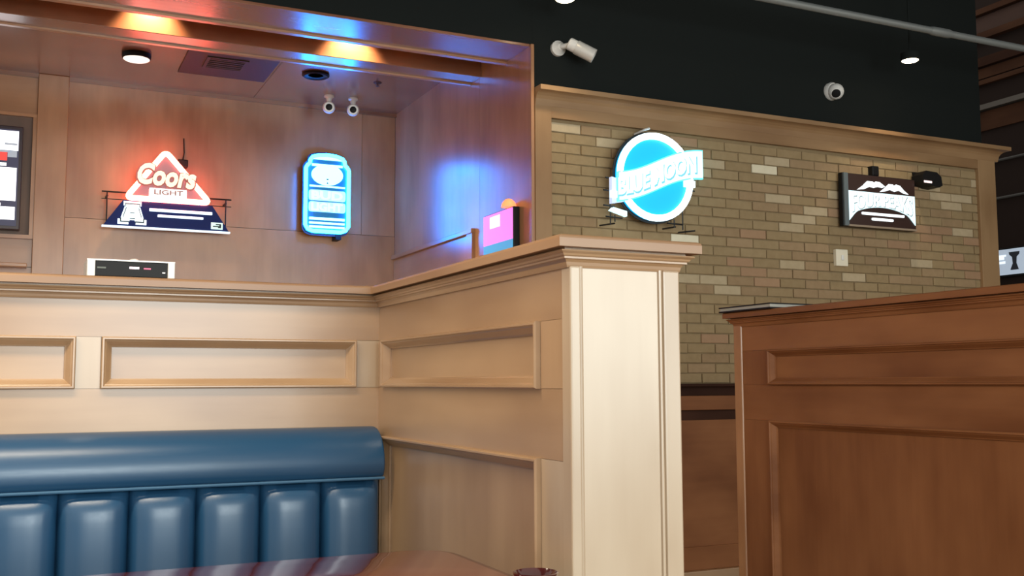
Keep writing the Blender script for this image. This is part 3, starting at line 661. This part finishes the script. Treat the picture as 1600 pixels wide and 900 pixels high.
# ================================================================== CAMERAS, LAMPS, VENT, PIPE
def dome_cam(x, y, label):
    s = thing('security_camera', (x, y, ZC), label, 'camera', 'small white cameras on the alcove ceiling')
    obj('mount', lathe(bmesh.new(), [(.034, 0), (.036, -.012), (.022, -.022), (.016, -.05)][::-1], (x, y, ZC)), WHITEP, s, True)
    c = Vector((x, y, ZC-.088)); ax = Vector((-x*.9, -y, -1.2)).normalized()
    obj('ball', lathe(bmesh.new(), [(.045*math.sin(R(a)), -.045*math.cos(R(a))) for a in range(0, 141, 14)], c, ax), WHITEP, s, True)
    ln = obj('face_ring', lathe(bmesh.new(), [(.040, .026), (.042, .031), (.036, .037), (.027, .037)], c, ax), SILVER, s, True)
    obj('lens', lathe(bmesh.new(), [(.024, .0372), (.022, .042), (.012, .045)], c, ax), BLACK, ln, True)
dome_cam(1.938, 7.18, 'small white ball camera on the alcove ceiling, left of the pair'); dome_cam(2.118, 7.18, 'small white ball camera on the alcove ceiling, right of the pair')

# bullet camera on the black wall
s = thing('security_camera', (2.74, YF, 3.09), 'white bullet camera on the black wall near the alcove corner', 'camera')
obj('mount', lathe(bmesh.new(), [(.045, 0), (.045, .02), (.030, .032), (.018, .05)], (2.735, YF, 3.092), (0, -1, 0)), WHITEP, s, True)
obj('arm', tube(bmesh.new(), [(2.735, YF-.04, 3.092), (2.755, YF-.09, 3.088), (2.78, YF-.11, 3.085)], .016, 10), WHITEP, s, True)
ax = Vector((.60, -.30, -.36)).normalized()
bd = obj('body', lathe(bmesh.new(), [(.030, 0), (.036, .006), (.037, .13), (.035, .15)], (2.755, YF-.10, 3.10), ax), WHITEP, s, True)
obj('sun_shield', lathe(bmesh.new(), [(.040, .05), (.041, .052), (.041, .165), (.038, .165), (.038, .15)], (2.755, YF-.10, 3.10), ax), SILVER, s, True)
obj('lens', lathe(bmesh.new(), [(.034, .150), (.026, .152), (.014, .154)], (2.755, YF-.10, 3.10), ax), BLACK, bd, True)
# turret camera on the black wall
s = thing('security_camera', (4.80, YF, 3.06), 'white turret camera on the black wall above the brown light box sign', 'camera')
c = Vector((4.79, YF-.045, 3.075)); ax = Vector((-.62, -.78, -.62)).normalized()
obj('mount', lathe(bmesh.new(), [(.060, 0), (.060, .02), (.052, .034)], (4.79, YF, 3.085), (0, -1, 0)), WHITEP, s, True)
obj('ball', lathe(bmesh.new(), [(.054*math.sin(R(a)), -.054*math.cos(R(a))) for a in range(0, 146, 12)], c, ax), WHITEP, s, True)
obj('lens', lathe(bmesh.new(), [(.030, .040), (.028, .047), (.012, .049)], c, ax), BLACK, s, True)

# black flood lamp and bracket by the light box sign
s = thing('wall_lamp', (5.56, YF, 2.53), 'black wall lamp beside the brown light box sign', 'lamp')
obj('backplate', bx(5.49, 5.60, YF-.02, YF, 2.50, 2.60, bev=.004), BLACK, s)
obj('hood', prism(bmesh.new(), [(5.465, 2.52), (5.47, 2.565), (5.50, 2.592), (5.60, 2.588), (5.64, 2.56), (5.65, 2.50), (5.62, 2.485), (5.56, 2.49)], onY(YF-.02), 0, .10), BLACK, s)
obj('lamp_lens', bx(5.475, 5.545, YF-.125, YF-.12, 2.508, 2.522), emit('lamp_lens_glow', (1, .75, .75), .9), s)
obj('arm', tube(bmesh.new(), [(5.56, YF, 2.53), (5.56, YF-.06, 2.53)], .012, 8), BLACK, s)
s = thing('sign_hanger', (5.11, YF, 2.52), 'small black hanger block above the brown light box sign', 'hanger')
obj('block', bx(5.085, 5.145, YF-.05, YF, 2.535, 2.605, bev=.008), BLACK, s)
obj('hook', tube(bmesh.new(), [(5.115, YF-.03, 2.54), (5.115, YF-.05, 2.52)], .01, 8), BLACK, s)

# switch plate
s = thing('switch_plate', (4.81, YF, 1.97), 'cream switch plate on the brick below the brown light box sign', 'switch')
obj('plate', bx(4.76, 4.86, YF-.035, YF-.006, 1.917, 2.027, bev=.004), CREAM, s); obj('toggle', bx(4.80, 4.82, YF-.042, YF-.035, 1.955, 1.99, bev=.003), WHITEP, s)

# black cylinder downlights hanging in front of the black wall
WARM = emit('warm_lamp_glass', (1, .80, .52), 14)
def cyl_light(x, y, z, label):
    s = thing('pendant_downlight', (x, y, z), label, 'lamp', 'black cylinder downlights in front of the black wall')
    obj('stem', tube(bmesh.new(), [(x, y, z+.05), (x, y, 4.75)], .006, 8), BLACKWALL, s)
    obj('can', lathe(bmesh.new(), [(.050, .004), (.056, 0), (.058, .004), (.058, .05), (.02, .058)], (x, y, z)), BLACKWALL, s, True)
    obj('lamp_glass', lathe(bmesh.new(), [(.044, -.004), (.052, .002), (.052, .01)], (x, y, z), seg=20), WARM, s, True)
    l = spot('downlight_beam', (x, y, z-.02), (x, y, 0), 16, (1, .8, .55), 100, .7, .04); l.parent = s; l.location = (0, 0, -.02)
cyl_light(2.60, 4.8, 3.245, 'lit black cylinder downlight near the alcove corner at the top edge'); cyl_light(5.145, 4.8, 3.242, 'lit black cylinder downlight above the brown light box sign')

# grey pipe
s = thing('ceiling_pipe', (4.6, 4.5, 3.32), 'grey metal pipe running below the black ceiling at upper right', 'pipe')
obj('pipe', tube(bmesh.new(), [(1.2, 4.5, 3.33), (7.55, 4.5, 3.33)], .022, 14), GREYM, s, True)
obj('coupling', tube(bmesh.new(), [(5.0, 4.5, 3.33), (5.03, 4.5, 3.33), (5.15, 4.5, 3.33), (5.18, 4.5, 3.33)], [.023, .028, .028, .023], 14), GREYM, s, True)
for xx in (3.0, 6.2): obj('hanger_rod', tube(bmesh.new(), [(xx, 4.5, 3.35), (xx, 4.5, 4.75)], .005, 6), BLACKM, s)

# alcove ceiling fittings
s = thing('ceiling_light', (.58, 6.76, ZC), 'round white disc light on the alcove ceiling', 'lamp')
obj('ring', lathe(bmesh.new(), [(.086, 0), (.090, -.008), (.086, -.03), (.078, -.034)][::-1], (.58, 6.76, ZC)), BLACK, s, True)
obj('diffuser', lathe(bmesh.new(), [(.070, -.040), (.080, -.034), (.080, -.03)], (.58, 6.76, ZC)), emit('disc_diffuser', (1, .93, .80), 1.1), s, True)
l = spot('disc_beam', (0, 0, 0), (0, 0, -1), 34, (1, .80, .55), 150, .9, .08); l.parent = s; l.location = (0, 0, -.06)
s = thing('ceiling_speaker', (1.715, 6.70, ZC), 'round black recessed fitting on the alcove ceiling', 'speaker')
obj('ring', lathe(bmesh.new(), [(.090, 0), (.092, -.014), (.080, -.022), (.066, -.012)][::-1], (1.715, 6.70, ZC)), BLACK, s, True)
obj('grille', lathe(bmesh.new(), [(.05, -.012), (.068, -.010), (.068, 0)], (1.715, 6.70, ZC)), plain('gloss_dark', (.02, .02, .03), .15), s, True)
s = thing('sprinkler_head', (2.156, 6.72, ZC), 'tiny dark sprinkler head on the alcove ceiling by the corner', 'sprinkler')
obj('plate', lathe(bmesh.new(), [(.030, 0), (.026, -.006)][::-1], (2.156, 6.72, ZC), seg=16), plain('bronze', (.10, .06, .05), .5, .4), s); obj('head', lathe(bmesh.new(), [(.004, -.03), (.014, -.026), (.006, -.02), (.008, -.006)], (2.156, 6.72, ZC), seg=12), plain('bronze2', (.10, .06, .05), .5, .4), s)
s = thing('air_vent', (1.145, 6.74, ZC), 'dark square air vent in the alcove ceiling', 'vent')
VX0, VX1, VY0, VY1 = .865, 1.433, 6.465, 7.02
obj('plate', bx(VX0, VX1, VY0, VY1, ZC-.008, ZC), VENTM, s)
bm = bmesh.new()
for a, b, c_, d_ in ((.99, 1.25, 6.58, 6.60), (.99, 1.25, 6.80, 6.82), (.99, 1.01, 6.60, 6.80), (1.23, 1.25, 6.60, 6.80)): box(bm, a, b, c_, d_, ZC-.016, ZC-.008)
obj('frame', bm, VENTM, s); obj('opening', bx(1.01, 1.23, 6.60, 6.80, ZC-.0095, ZC-.008), DARKREC, s)
for i in range(5): obj('slat', bx(1.01, 1.23, 6.615+i*.04, 6.632+i*.04, ZC-.015, ZC-.0095), VENTM, s)

# recessed downlights hidden in the slot in front of the dropped beam
for i, x in enumerate((.567, 1.702)):
    s = thing('recessed_downlight', (x, 5.745, 3.40), ('recessed downlight in the alcove slot lighting the beam at left', 'recessed downlight in the alcove slot lighting the beam near the corner')[i], 'lamp', 'recessed downlights in the alcove slot')
    obj('trim_ring', lathe(bmesh.new(), [(.045, 0), (.05, -.004), (.06, 0)], (x, 5.745, 3.399)), WHITEP, s, True)
    obj('lamp_glass', lathe(bmesh.new(), [(.03, -.003), (.044, -.001), (.044, 0)], (x, 5.745, 3.398), seg=16), emit('slot_lamp_glass', (1, .78, .45), 6), s, True)
    l = spot('slot_beam', (0, 0, 0), (0, .12, -1), 230, (1, .78, .46), 84, 1.0, .02); l.parent = s; l.location = (0, 0, -.03)
